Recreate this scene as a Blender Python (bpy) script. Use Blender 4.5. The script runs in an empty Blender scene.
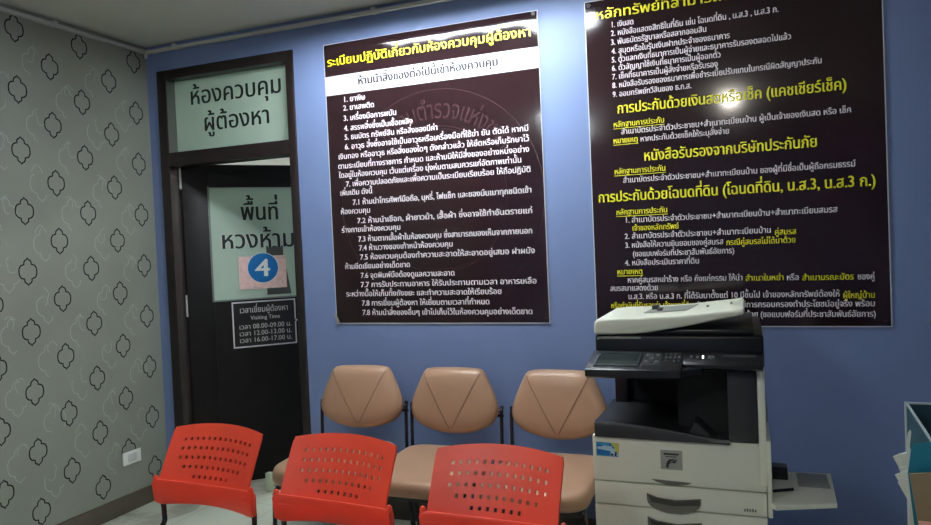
import bpy, bmesh, math, random
from mathutils import Vector, Matrix
random.seed(7)
SC = bpy.context.scene
COL = SC.collection
PI = math.pi

# ------------------------------------------------------------------ helpers
def lin(c):
    return c / 12.92 if c <= 0.04045 else ((c + 0.055) / 1.055) ** 2.4

def rgb(r, g, b):
    return (lin(r / 255), lin(g / 255), lin(b / 255), 1.0)

def tag(o, label=None, cat=None, group=None, kind=None):
    if label: o['label'] = label
    if cat: o['category'] = cat
    if group: o['group'] = group
    if kind: o['kind'] = kind
    return o

def empty(name, loc=(0, 0, 0), rz=0.0):
    o = bpy.data.objects.new(name, None)
    COL.objects.link(o)
    o.location = loc
    o.rotation_euler = (0, 0, rz)
    o.empty_display_size = 0.1
    return o

def obj(name, bm, mat, parent=None, smooth=True, angle=35, local=False):
    """links bm as one mesh; bm is in world coordinates unless local=True"""
    bmesh.ops.recalc_face_normals(bm, faces=bm.faces)
    me = bpy.data.meshes.new(name)
    if parent is not None and not local:
        m = Matrix.Identity(4)
        p = parent
        chain = []
        while p is not None:
            chain.append(p); p = p.parent
        for p in reversed(chain):
            m = m @ Matrix.Translation(p.location) @ p.rotation_euler.to_matrix().to_4x4()
        bm.transform(m.inverted())
    if smooth:
        for f in bm.faces: f.smooth = True
        for e in bm.edges:
            if len(e.link_faces) == 2 and e.calc_face_angle(0) > math.radians(angle):
                e.smooth = False
    bm.to_mesh(me); bm.free()
    for mm in (mat if isinstance(mat, (list, tuple)) else [mat]):
        me.materials.append(mm)
    o = bpy.data.objects.new(name, me)
    COL.objects.link(o)
    if parent is not None: o.parent = parent
    return o

def box(bm, x0, x1, y0, y1, z0, z1, bev=0.0, seg=2, mi=0):
    vs = [bm.verts.new((x, y, z)) for x in (x0, x1) for y in (y0, y1) for z in (z0, z1)]
    q = [(0, 1, 3, 2), (4, 6, 7, 5), (0, 4, 5, 1), (2, 3, 7, 6), (0, 2, 6, 4), (1, 5, 7, 3)]
    fs = [bm.faces.new([vs[i] for i in f]) for f in q]
    bmesh.ops.recalc_face_normals(bm, faces=fs)
    for f in fs: f.material_index = mi
    if bev > 0:
        es = set()
        for f in fs: es.update(f.edges)
        bmesh.ops.bevel(bm, geom=list(es), offset=bev, segments=seg, affect='EDGES', profile=0.5)
    return bm

def nb(*a, **k):
    return box(bmesh.new(), *a, **k)

def prism(bm, pts, axis, a0, a1, bev=0.0, seg=2):
    """extrude a 2D outline along axis ('x': pts=(y,z), 'y': pts=(x,z), 'z': pts=(x,y))"""
    def P(p, a):
        if axis == 'x': return (a, p[0], p[1])
        if axis == 'y': return (p[0], a, p[1])
        return (p[0], p[1], a)
    A = [bm.verts.new(P(p, a0)) for p in pts]
    B = [bm.verts.new(P(p, a1)) for p in pts]
    fs = [bm.faces.new(A), bm.faces.new(B[::-1])]
    n = len(pts)
    for i in range(n):
        fs.append(bm.faces.new([A[i], B[i], B[(i + 1) % n], A[(i + 1) % n]]))
    bmesh.ops.recalc_face_normals(bm, faces=fs)
    if bev > 0:
        es = set(fs[0].edges) | set(fs[1].edges)
        bmesh.ops.bevel(bm, geom=list(es), offset=bev, segments=seg, affect='EDGES', profile=0.5)
    return bm

def tube(bm, pts, r, n=10, closed=False, cap=True):
    pts = [Vector(p) for p in pts]
    rings = []
    m = len(pts)
    up = None
    for i, p in enumerate(pts):
        if closed: t = pts[(i + 1) % m] - pts[i - 1]
        elif i == 0: t = pts[1] - pts[0]
        elif i == m - 1: t = pts[-1] - pts[-2]
        else: t = (pts[i + 1] - p).normalized() + (p - pts[i - 1]).normalized()
        t.normalize()
        if up is None:
            up = Vector((0, 0, 1)) if abs(t.z) < 0.9 else Vector((0, 1, 0))
        u = (up - t * up.dot(t)).normalized()
        up = u
        v = t.cross(u)
        rr = r[i] if isinstance(r, (list, tuple)) else r
        rings.append([bm.verts.new(p + (u * math.cos(2 * PI * k / n) + v * math.sin(2 * PI * k / n)) * rr) for k in range(n)])
    for i in range(m if closed else m - 1):
        a, b = rings[i], rings[(i + 1) % m]
        for k in range(n):
            bm.faces.new([a[k], a[(k + 1) % n], b[(k + 1) % n], b[k]])
    if cap and not closed:
        bm.faces.new(rings[0][::-1]); bm.faces.new(rings[-1])
    return bm

def smooth_path(pts, n=6):
    """Catmull-Rom through pts"""
    P = [Vector(p) for p in pts]
    out = []
    for i in range(len(P) - 1):
        p0 = P[max(i - 1, 0)]; p1 = P[i]; p2 = P[i + 1]; p3 = P[min(i + 2, len(P) - 1)]
        for k in range(n):
            t = k / n
            out.append(0.5 * ((2 * p1) + (-p0 + p2) * t + (2 * p0 - 5 * p1 + 4 * p2 - p3) * t * t + (-p0 + 3 * p1 - 3 * p2 + p3) * t ** 3))
    out.append(P[-1])
    return out

def disc(bm, c, r, axis, depth, n=24):
    pts = [(r * math.cos(2 * PI * k / n), r * math.sin(2 * PI * k / n)) for k in range(n)]
    if axis == 'y': prism(bm, [(c[0] + a, c[2] + b) for a, b in pts], 'y', c[1], c[1] + depth)
    if axis == 'z': prism(bm, [(c[0] + a, c[1] + b) for a, b in pts], 'z', c[2], c[2] + depth)
    if axis == 'x': prism(bm, [(c[1] + a, c[2] + b) for a, b in pts], 'x', c[0], c[0] + depth)
    return bm

def copy_tree(o, parent=None):
    c = o.copy()
    COL.objects.link(c)
    c.parent = parent
    for ch in list(o.children): copy_tree(ch, c)
    return c

# ------------------------------------------------------------------ materials
def mat(name, col, rough=0.5, metal=0.0, spec=0.5, coat=0.0, noise=None, bump=None, emit=None, trans=0.0):
    """noise=(scale, amount, detail): mottles the base colour; bump=(scale, strength, distance)"""
    m = bpy.data.materials.new(name)
    m.use_nodes = True
    nt = m.node_tree
    b = nt.nodes['Principled BSDF']
    b.inputs['Base Color'].default_value = col
    b.inputs['Roughness'].default_value = rough
    b.inputs['Metallic'].default_value = metal
    b.inputs['Specular IOR Level'].default_value = spec
    b.inputs['Coat Weight'].default_value = coat
    b.inputs['Coat Roughness'].default_value = 0.08
    b.inputs['Transmission Weight'].default_value = trans
    tc = nt.nodes.new('ShaderNodeTexCoord')
    if noise:
        n = nt.nodes.new('ShaderNodeTexNoise')
        n.inputs['Scale'].default_value = noise[0]
        n.inputs['Detail'].default_value = noise[2] if len(noise) > 2 else 3
        nt.links.new(tc.outputs['Object'], n.inputs['Vector'])
        r = nt.nodes.new('ShaderNodeMapRange')
        r.inputs['From Min'].default_value = 0.3; r.inputs['From Max'].default_value = 0.7
        r.inputs['To Min'].default_value = 1 - noise[1]; r.inputs['To Max'].default_value = 1 + noise[1]
        nt.links.new(n.outputs['Fac'], r.inputs['Value'])
        mx = nt.nodes.new('ShaderNodeVectorMath'); mx.operation = 'SCALE'
        mx.inputs[0].default_value = col[:3]
        nt.links.new(r.outputs['Result'], mx.inputs['Scale'])
        nt.links.new(mx.outputs['Vector'], b.inputs['Base Color'])
    if bump:
        n2 = nt.nodes.new('ShaderNodeTexNoise')
        n2.inputs['Scale'].default_value = bump[0]
        n2.inputs['Detail'].default_value = bump[3] if len(bump) > 3 else 2
        nt.links.new(tc.outputs['Object'], n2.inputs['Vector'])
        bp = nt.nodes.new('ShaderNodeBump')
        bp.inputs['Strength'].default_value = bump[1]
        bp.inputs['Distance'].default_value = bump[2]
        nt.links.new(n2.outputs['Fac'], bp.inputs['Height'])
        nt.links.new(bp.outputs['Normal'], b.inputs['Normal'])
        if coat: nt.links.new(bp.outputs['Normal'], b.inputs['Coat Normal'])
    if emit:
        b.inputs['Emission Color'].default_value = emit[0]
        b.inputs['Emission Strength'].default_value = emit[1]
    return m

M_blue = mat('blue wall paint', rgb(113, 129, 168), 0.45, spec=0.4, noise=(3, 0.03), bump=(60, 0.08, 0.002))
M_wallpaper = mat('silver grey wallpaper', rgb(135, 138, 127), 0.6, spec=0.35, noise=(2.2, 0.08, 5), bump=(90, 0.1, 0.001))
M_motif = mat('black wallpaper print', rgb(14, 14, 14), 0.7, spec=0.2)
M_scroll = mat('pale wallpaper print', rgb(166, 170, 160), 0.5)
M_ceiling = mat('white ceiling paint', rgb(205, 208, 198), 0.8, noise=(1.5, 0.03))
M_trunk = mat('white plastic trunking', rgb(186, 186, 180), 0.5)
M_base = mat('dark brown skirting', rgb(78, 70, 58), 0.45, noise=(4, 0.1))
M_inner = mat('white inner room paint', rgb(225, 226, 220), 0.8)
M_frame = mat('dark brown lacquered wood', rgb(35, 26, 25), 0.28, spec=0.5, noise=(9, 0.2, 6), bump=(40, 0.1, 0.002))
M_door = mat('very dark brown door', rgb(15, 12, 12), 0.5, spec=0.25, noise=(5, 0.2, 5))
M_film = mat('pale green frosted film', rgb(206, 220, 206), 0.16, spec=0.5, noise=(2, 0.02))
M_letter = mat('dark green black letter vinyl', rgb(22, 30, 26), 0.4)
M_letter_white = mat('white letter vinyl', rgb(235, 235, 232), 0.5)
M_black = mat('black plaque', rgb(22, 21, 22), 0.35)
M_pink = mat('pink notice paper', rgb(234, 196, 188), 0.6, noise=(50, 0.12, 2))
M_bluespot = mat('blue sticker', rgb(22, 112, 178), 0.35)
M_patch = mat('dark grey film patch', rgb(76, 80, 76), 0.3)
M_vinyl = mat('maroon black banner vinyl', rgb(38, 22, 25), 0.10, spec=0.5, noise=(1.3, 0.12, 2), bump=(3.5, 0.03, 0.02, 1))
M_border = mat('white banner edge', rgb(196, 196, 202), 0.3)
M_banner = mat('white banner strip', rgb(204, 202, 204), 0.4)
M_yellow = mat('yellow printing', rgb(235, 226, 40), 0.35)
M_white = mat('white printing', rgb(228, 218, 222), 0.35)
M_greytext = mat('grey printing', rgb(44, 41, 46), 0.6, spec=0.2)
M_seal = mat('faint maroon seal printing', rgb(52, 33, 36), 0.2)
M_eyelet = mat('dark nail head', rgb(40, 38, 40), 0.35, metal=0.6)
M_red = mat('orange red plastic', rgb(234, 76, 52), 0.38, spec=0.4, noise=(6, 0.03), bump=(220, 0.1, 0.001))
M_tube = mat('black steel tube', rgb(24, 24, 26), 0.2, spec=0.6, coat=0.4)
M_leather = mat('brown vinyl upholstery', rgb(168, 132, 106), 0.36, spec=0.45, noise=(5, 0.05), bump=(120, 0.15, 0.002))
M_seam = mat('brown stitched seam', rgb(122, 90, 73), 0.5)
M_shell = mat('black plastic shell', rgb(20, 20, 22), 0.5)
M_cream = mat('cream copier plastic', rgb(238, 238, 218), 0.42, noise=(3, 0.02), bump=(300, 0.05, 0.001))
M_copdark = mat('charcoal copier plastic', rgb(42, 43, 45), 0.42, bump=(400, 0.08, 0.001))
M_copblack = mat('black copier plastic', rgb(20, 21, 24), 0.3)
M_cavity = mat('black copier interior', rgb(9, 9, 10), 0.7)
M_handle = mat('grey copier handle', rgb(112, 110, 98), 0.4)
M_badge = mat('grey badge plate', rgb(166, 166, 152), 0.4)
M_badgedark = mat('dark badge print', rgb(46, 46, 42), 0.4)
M_chrome = mat('bright badge metal', rgb(210, 210, 205), 0.25, metal=0.9)
M_lcd = mat('grey display glass', rgb(46, 52, 52), 0.15)
M_lcdframe = mat('display frame', rgb(60, 64, 66), 0.3)
M_key = mat('grey keys', rgb(88, 92, 94), 0.4)
M_led = mat('lit key lamp', rgb(240, 240, 235), 0.3, emit=(rgb(245, 245, 240), 2.0))
M_slot = mat('grey feed recess', rgb(150, 152, 142), 0.5)
M_stblue = mat('blue label print', rgb(30, 120, 190), 0.4)
M_stlight = mat('pale blue label print', rgb(190, 222, 235), 0.4)
M_styellow = mat('yellow green label print', rgb(212, 214, 90), 0.4)
M_outlet = mat('white outlet plastic', rgb(226, 226, 220), 0.35)
M_teal = mat('teal card', rgb(22, 110, 130), 0.5, noise=(8, 0.1))
M_tealdark = mat('dark teal card', rgb(28, 62, 74), 0.5)
M_card_edge = mat('pale card edge', rgb(170, 178, 180), 0.6)
M_kraft = mat('brown cardboard', rgb(138, 116, 88), 0.75, noise=(10, 0.08))
M_paper = mat('white paper', rgb(208, 208, 196), 0.7)
M_peach = mat('peach card', rgb(214, 158, 138), 0.6)
M_wood = mat('brown desk laminate', rgb(120, 88, 62), 0.45, noise=(4, 0.15, 5))
M_knob = mat('dull brass knob', rgb(120, 108, 80), 0.35, metal=0.5)
M_lampbody = mat('white lamp body', rgb(230, 230, 226), 0.4)
M_lamp = mat('lit tube', rgb(255, 255, 255), 0.4, emit=(rgb(236, 247, 255), 84.0))
M_lampdim = mat('added fill tube behind viewer', rgb(255, 255, 255), 0.4, emit=(rgb(240, 246, 255), 40.0))
M_lamp2 = mat('lit bulb', rgb(255, 255, 255), 0.4, emit=(rgb(255, 248, 236), 135.0))

def floor_material():
    m = bpy.data.materials.new('mottled grey green tile'); m.use_nodes = True
    nt = m.node_tree; b = nt.nodes['Principled BSDF']
    tc = nt.nodes.new('ShaderNodeTexCoord')
    n = nt.nodes.new('ShaderNodeTexNoise'); n.inputs['Scale'].default_value = 4; n.inputs['Detail'].default_value = 8
    n.inputs['Distortion'].default_value = 1.2
    nt.links.new(tc.outputs['Object'], n.inputs['Vector'])
    cr = nt.nodes.new('ShaderNodeValToRGB')
    e = cr.color_ramp.elements
    e[0].position = 0.33; e[0].color = rgb(138, 136, 118)
    e[1].position = 0.52; e[1].color = rgb(190, 194, 178)
    nt.links.new(n.outputs['Fac'], cr.inputs['Fac'])
    br = nt.nodes.new('ShaderNodeTexBrick')
    br.offset = 0.0
    br.inputs['Scale'].default_value = 1.0
    br.inputs['Brick Width'].default_value = 0.4; br.inputs['Row Height'].default_value = 0.4
    br.inputs['Mortar Size'].default_value = 0.002
    br.inputs['Mortar'].default_value = rgb(140, 138, 126)
    nt.links.new(tc.outputs['Object'], br.inputs['Vector'])
    nt.links.new(cr.outputs['Color'], br.inputs['Color1']); nt.links.new(cr.outputs['Color'], br.inputs['Color2'])
    nt.links.new(br.outputs['Color'], b.inputs['Base Color'])
    b.inputs['Roughness'].default_value = 0.3
    return m
M_floor = floor_material()

def film_translucent(m, f):
    nt = m.node_tree; b = nt.nodes['Principled BSDF']; o = nt.nodes['Material Output']
    t = nt.nodes.new('ShaderNodeBsdfTranslucent'); t.inputs['Color'].default_value = rgb(190, 212, 196)
    x = nt.nodes.new('ShaderNodeMixShader'); x.inputs['Fac'].default_value = f
    nt.links.new(b.outputs[0], x.inputs[1]); nt.links.new(t.outputs[0], x.inputs[2]); nt.links.new(x.outputs[0], o.inputs['Surface'])
film_translucent(M_film, 0.4)

# ------------------------------------------------------------------ lettering
GL = {}
def glyph_raw(s, off):
    cu = bpy.data.curves.new('lettering', 'FONT')
    cu.body = s; cu.size = 1.0; cu.resolution_u = 3; cu.offset = off
    o = bpy.data.objects.new('lettering', cu)
    COL.objects.link(o)
    dg = bpy.context.evaluated_depsgraph_get()
    me = o.evaluated_get(dg).to_mesh()
    v = [tuple(x.co[:2]) for x in me.vertices]
    f = [tuple(p.vertices) for p in me.polygons]
    o.evaluated_get(dg).to_mesh_clear()
    bpy.data.objects.remove(o); bpy.data.curves.remove(cu)
    return v, f

BARX = None
def glyph(c, off):
    global BARX
    k = (c, off)
    if k in GL: return GL[k]
    if BARX is None: BARX = max(v[0] for v in glyph_raw('|', 0)[0])
    v, f = glyph_raw(c, off) if c != ' ' else ([], [])
    adv = max(x[0] for x in glyph_raw(c + '|', 0)[0]) - BARX
    GL[k] = (v, f, adv)
    return GL[k]

UPPER = '\u0e31\u0e34\u0e35\u0e36\u0e37\u0e47\u0e4d'
TONE = '\u0e48\u0e49\u0e4a\u0e4b\u0e4c'
def layout(s, off=0.0, track=0.0):
    """glyph outlines of a line on a unit em: (verts, faces, width); stacks Thai tone marks over upper vowels"""
    V, F = [], []
    x = 0.0
    prev = ''
    for i, c in enumerate(s):
        v, f, adv = glyph(c, off)
        dy = 0.0; dx = 0.0
        if c in TONE:
            nx = s[i + 1] if i + 1 < len(s) else ''
            if prev and prev in UPPER: dy = 0.2
            elif nx == '\u0e33': dy = 0.17
        b = len(V)
        V += [(p[0] + x + dx, p[1] + dy) for p in v]
        F += [tuple(q + b for q in t) for t in f]
        x += adv + (track if adv > 0.02 else 0)
        prev = c
    return V, F, x

def write(bm, s, x0, x1, z, y, size, off=0.0, mi=0, clip=None):
    """one line of lettering on a wall-parallel plane at depth y, from x0 to x1, baseline z"""
    bold = off * 0.8
    V, F, w = layout(s, 0.0)
    if x1 is None: x1 = x0 + w * size
    sx = (x1 - x0) / w
    # heavier weights are overprinted with small shifts instead of swelling the outline
    for j, (ex, ez) in enumerate([(0, 0)] if bold <= 0 else [(-bold, 0), (bold, 0), (0, bold * 0.5)]):
        vs = []
        for p in V:
            X, Z = x0 + p[0] * sx + ex * size, z + (p[1] + ez) * size
            vs.append(bm.verts.new((X, y(X, Z, 0.0015 + 0.0001 * j) if callable(y) else y - 0.0001 * j, Z)))
        for t in F:
            try:
                f = bm.faces.new([vs[i] for i in t]); f.material_index = mi
            except ValueError:
                pass
    return bm

def flat(name, bm, m, parent, local=False):
    """lettering: one flat mesh, keeps its winding"""
    for f in bm.faces:
        f.normal_update()
    me = bpy.data.meshes.new(name)
    if not local:
        mm = Matrix.Identity(4); chain = []; p = parent
        while p is not None: chain.append(p); p = p.parent
        for p in reversed(chain): mm = mm @ Matrix.Translation(p.location) @ p.rotation_euler.to_matrix().to_4x4()
        bm.transform(mm.inverted())
    bm.to_mesh(me); bm.free()
    for q in (m if isinstance(m, (list, tuple)) else [m]): me.materials.append(q)
    o = bpy.data.objects.new(name, me); COL.objects.link(o); o.parent = parent
    return o
P1_TEXT = [
    ('t', 'ระเบียบปฏิบัติเกี่ยวกับห้องควบคุมผู้ต้องหา', 1.255, 2.384, 2.405),
    ('b', 'ห้ามนำสิ่งของต่อไปนี้เข้าห้องควบคุม', 1.433, 2.212, 2.289),
    ('w', '1. ยาพิษ', 1.339, 1.473, 2.209),
    ('w', '2. ยาเสพติด', 1.337, 1.524, 2.164),
    ('w', '3. เครื่องมือการพนัน', 1.336, 1.651, 2.11),
    ('w', '4. สรรพสิ่งซึ่งเป็นเชื้อเพลิง', 1.337, 1.74, 2.057),
    ('w', '5. ธนบัตร ทรัพย์สิน หรือสิ่งของมีค่า', 1.337, 1.877, 2.01),
    ('w', '6. อาวุธ สิ่งซึ่งอาจใช้เป็นอาวุธหรือเครื่องมือที่ใช้ฆ่า ยัน ตัดได้ หากมี', 1.336, 2.35, 1.959),
    ('w', 'เงินทอง หรืออาวุธ หรือสิ่งของใดๆ ดังกล่าวแล้ว ให้ยึดหรือเก็บรักษาไว้', 1.293, 2.351, 1.91),
    ('w', 'ตามระเบียบที่ทางราชการ กำหนด และห้ามมิให้มีสิ่งของอย่างหนึ่งอย่าง', 1.289, 2.349, 1.859),
    ('w', 'ใดอยู่ในห้องควบคุม เว้นแต่เครื่อง นุ่งห่มตามสมควรแก่อัตภาพเท่านั้น', 1.292, 2.309, 1.811),
    ('w', '7. เพื่อความปลอดภัยและเพื่อความเป็นระเบียบเรียบร้อย ให้ถือปฏิบัติ', 1.332, 2.353, 1.762),
    ('w', 'เพิ่มเติม ดังนี้', 1.293, 1.49, 1.717),
    ('w', '7.1 ห้ามนำโทรศัพท์มือถือ, บุหรี่, ไฟแช็ก และของมึนเมาทุกชนิดเข้า', 1.368, 2.353, 1.663),
    ('w', 'ห้องควบคุม', 1.292, 1.473, 1.617),
    ('w', '7.2 ห้ามนำเชือก, ผ้ายาวม้า, เสื้อผ้า ซึ่งอาจใช้ทำอันตรายแก่', 1.39, 2.353, 1.564),
    ('w', 'ร่างกายเข้าห้องควบคุม', 1.293, 1.645, 1.519),
    ('w', '7.3 ห้ามตากเสื้อผ้าในห้องควบคุม ซึ่งสามารถมองเห็นจากภายนอก', 1.391, 2.349, 1.467),
    ('w', '7.4 ห้ามวางของเท้าหน้าห้องควบคุม', 1.393, 1.933, 1.42),
    ('w', '7.5 ห้องควบคุมต้องทำความสะอาดให้สะอาดอยู่เสมอ ฝาผนัง', 1.396, 2.357, 1.371),
    ('w', 'ห้ามขีดเขียนอย่างเด็ดขาด', 1.302, 1.69, 1.324),
    ('w', '7.6 จุดพิมพ์มือต้องดูแลความสะอาด', 1.395, 1.936, 1.274),
    ('w', '7.7 การรับประทานอาหาร ให้รับประทานตามเวลา อาหารเหลือ', 1.393, 2.36, 1.225),
    ('w', 'ระหว่างมื้อให้เก็บทิ้งถังขยะ และทำความสะอาดให้เรียบร้อย', 1.302, 2.18, 1.177),
    ('w', '7.8 การเยี่ยมผู้ต้องหา ให้เยี่ยมตามเวลาที่กำหนด', 1.394, 2.115, 1.127),
    ('w', '7.8 ห้ามนำสิ่งของอื่นๆ เข้าไปเก็บไว้ในห้องควบคุมอย่างเด็ดขาด', 1.395, 2.333, 1.077),
]
P2_TEXT = [
    ('t', 'หลักทรัพย์ที่สามารถใช้ยื่นประกันตัว', 2.689, 3.648, 2.433),
    ('w', '1. เงินสด', 2.758, 2.862, 2.388),
    ('w', '2. หนังสือแสดงสิทธิในที่ดิน เช่น โฉนดที่ดิน , น.ส.3 , น.ส.3 ก.', 2.757, 3.461, 2.349),
    ('w', '3. พันธบัตรรัฐบาลหรือสลากออมสิน', 2.755, 3.172, 2.309),
    ('w', '4. สมุดหรือใบรับเงินฝากประจำของธนาคาร', 2.757, 3.266, 2.268),
    ('w', '5. ตั๋วแลกเงินที่ธนาคารเป็นผู้จ่ายและธนาคารรับรองตลอดไปแล้ว', 2.755, 3.506, 2.229),
    ('w', '6. ตั๋วสัญญาใช้เงินที่ธนาคารเป็นผู้ออกตั๋ว', 2.755, 3.226, 2.191),
    ('w', '7. เช็คที่ธนาคารเป็นผู้สั่งจ่ายหรือรับรอง', 2.754, 3.213, 2.152),
    ('w', '8. หนังสือรับรองของธนาคารเพื่อชำระเบี้ยปรับแทนในกรณีผิดสัญญาประกัน', 2.754, 3.619, 2.113),
    ('w', '9. ออมทรัพย์ทวีสินของ ธ.ก.ส.', 2.754, 3.1, 2.072),
    ('h', 'การประกันด้วยเงินสดหรือเช็ค (แคชเชียร์เช็ค)', 2.771, 3.707, 1.995),
    ('u', 'หลักฐานการประกัน', 2.752, 2.98, 1.934),
    ('w', 'สำเนาบัตรประจำตัวประชาชน+สำเนาทะเบียนบ้าน ผู้เป็นเจ้าของเงินสด หรือ เช็ค', 2.786, 3.721, 1.899),
    ('u', 'หมายเหตุ', 2.749, 2.861, 1.86),
    ('w', 'หากประกันด้วยเช็คให้ระบุสั่งจ่าย', 2.87, 3.25, 1.858),
    ('h', 'หนังสือรับรองจากบริษัทประกันภัย', 2.882, 3.593, 1.77),
    ('u', 'หลักฐานการประกัน', 2.748, 2.978, 1.719),
    ('w', 'สำเนาบัตรประจำตัวประชาชน+สำเนาทะเบียนบ้าน ของผู้ที่มีชื่อเป็นผู้ถือกรมธรรม์', 2.786, 3.73, 1.677),
    ('h', 'การประกันด้วยโฉนดที่ดิน (โฉนดที่ดิน, น.ส.3, น.ส.3 ก.)', 2.669, 3.802, 1.594),
    ('u', 'หลักฐานการประกัน', 2.749, 2.979, 1.532),
    ('w', '1. สำเนาบัตรประจำตัวประชาชน+สำเนาทะเบียนบ้าน+สำเนาทะเบียนสมรส', 2.787, 3.659, 1.494),
    ('y', 'เจ้าของหลักทรัพย์', 2.819, 3.025, 1.456),
    ('w', '2. สำเนาบัตรประจำตัวประชาชน+สำเนาทะเบียนบ้าน', 2.784, 3.404, 1.42),
    ('y', 'คู่สมรส', 3.416, 3.501, 1.41),
    ('w', '3. หนังสือให้ความยินยอมของคู่สมรส', 2.784, 3.21, 1.379),
    ('y', 'กรณีคู่สมรสไม่ได้มาด้วย', 3.22, 3.498, 1.374),
    ('w', '(ขอแบบฟอร์มที่ประชาสัมพันธ์อัยการ)', 2.817, 3.254, 1.338),
    ('w', '4. หนังสือประเมินราคาที่ดิน', 2.781, 3.107, 1.298),
    ('u', 'หมายเหตุ', 2.743, 2.86, 1.258),
    ('w', 'หากคู่สมรสหย่าร้าง หรือ ถึงแก่กรรม ให้นำ', 2.789, 3.284, 1.219),
    ('y', 'สำเนาใบหย่า', 3.294, 3.448, 1.216),
    ('w', 'หรือ', 3.457, 3.506, 1.215),
    ('y', 'สำเนามรณะบัตร', 3.517, 3.711, 1.213),
    ('w', 'ของคู่', 3.724, 3.787, 1.212),
    ('w', 'สมรสมาแสดงด้วย', 2.709, 2.926, 1.182),
    ('w', 'น.ส.3. หรือ น.ส.3 ก. ที่ได้รับมาตั้งแต่ 10 ปีขึ้นไป เจ้าของหลักทรัพย์ต้องให้', 2.789, 3.658, 1.143),
    ('y', 'ผู้ใหญ่บ้าน', 3.668, 3.787, 1.136),
    ('y', 'หรือกำนันที่รับรองว่า เจ้าของที่ดิน', 2.709, 3.075, 1.102),
    ('w', 'ยังมีชีวิตอยู่และมีการครอบครองทำประโยชน์อยู่จริง พร้อม', 3.086, 3.786, 1.101),
    ('w', 'ถ่ายสำเนามาด้วย', 3.146, 3.341, 1.059),
    ('w', '(ขอแบบฟอร์มที่ประชาสัมพันธ์อัยการ)', 3.349, 3.788, 1.058),
]
# ------------------------------------------------------------------ the setting
ROOM_X, ROOM_Y, CEIL = 5.6, -6.0, 2.685
# doorway in the blue wall: x 0.082..1.035, up to z 2.53
DX0, DX1, DZ = 0.082, 1.035, 2.53
tag(obj('floor', nb(0, ROOM_X, ROOM_Y, 0, -0.08, 0), M_floor), 'mottled pale grey green tiled floor', 'floor', kind='structure')
tag(obj('ceiling', nb(0, ROOM_X, ROOM_Y, 0, CEIL, CEIL + 0.08), M_ceiling), 'plain off white ceiling', 'ceiling', kind='structure')
bm = bmesh.new()
box(bm, -0.12, DX0, 0, 0.12, 0, CEIL)
box(bm, DX1, ROOM_X, 0, 0.12, 0, CEIL)
box(bm, DX0, DX1, 0, 0.12, DZ, CEIL)
tag(obj('wall_back', bm, M_blue, smooth=False), 'blue painted wall carrying the two dark posters', 'wall', kind='structure')
wl = tag(obj('wall_left', nb(-0.12, 0, ROOM_Y, 0, 0, CEIL), M_wallpaper, smooth=False), 'silver grey wallpapered wall with black outlined motifs', 'wall', kind='structure')
tag(obj('wall_right', nb(ROOM_X, ROOM_X + 0.12, ROOM_Y, 0.12, 0, CEIL), M_blue, smooth=False), 'blue wall on the right, outside the picture', 'wall', kind='structure')
tag(obj('wall_front', nb(-0.12, ROOM_X + 0.12, ROOM_Y - 0.12, ROOM_Y, 0, CEIL), M_blue, smooth=False), 'blue wall behind the viewer', 'wall', kind='structure')
tag(obj('baseboard_left', nb(0, 0.014, ROOM_Y, 0, 0, 0.1, bev=0.003), M_base), 'dark brown skirting under the patterned wallpaper', 'baseboard', kind='structure')
bm = bmesh.new()
box(bm, 0.014, DX0 - 0.002, -0.014, 0, 0, 0.1, bev=0.003)
box(bm, DX1 + 0.002, ROOM_X, -0.014, 0, 0, 0.1, bev=0.003)
tag(obj('baseboard_back', bm, M_base), 'dark brown skirting along the blue wall', 'baseboard', kind='structure')

# wallpaper motifs: black ogee outlines on a half-drop lattice, pale scrolls between them
def motif_outline(s=1.0, w=1.0):
    q = [(0, .068), (.005, .060), (.013, .056), (.0185, .049), (.0195, .041), (.0190, .0355), (.026, .0345), (.036, .0305), (.043, .022), (.0465, .012), (.047, 0)]
    r = [(a, b) for a, b in q] + [(a, -b) for a, b in q[-2::-1]]
    r += [(-a, -b) for a, b in q[1:]] + [(-a, b) for a, b in q[-2:0:-1]]
    return [(a * s * w, b * s) for a, b in r]

def strip(bm, pts, closed, hw, x, cy, cz, keep=None):
    n = len(pts)
    o = []
    for i in range(n):
        a = pts[(i - 1) % n] if closed or i else pts[0]
        b = pts[(i + 1) % n] if closed or i < n - 1 else pts[-1]
        tx, ty = b[0] - a[0], b[1] - a[1]
        l = math.hypot(tx, ty) or 1
        nx, ny = -ty / l, tx / l
        o.append((bm.verts.new((x, cy + pts[i][0] + nx * hw, cz + pts[i][1] + ny * hw)), bm.verts.new((x, cy + pts[i][0] - nx * hw, cz + pts[i][1] - ny * hw))))
    for i in range(n if closed else n - 1):
        if keep and not keep(i): continue
        a, b = o[i], o[(i + 1) % n]
        bm.faces.new([a[0], b[0], b[1], a[1]])

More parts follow.
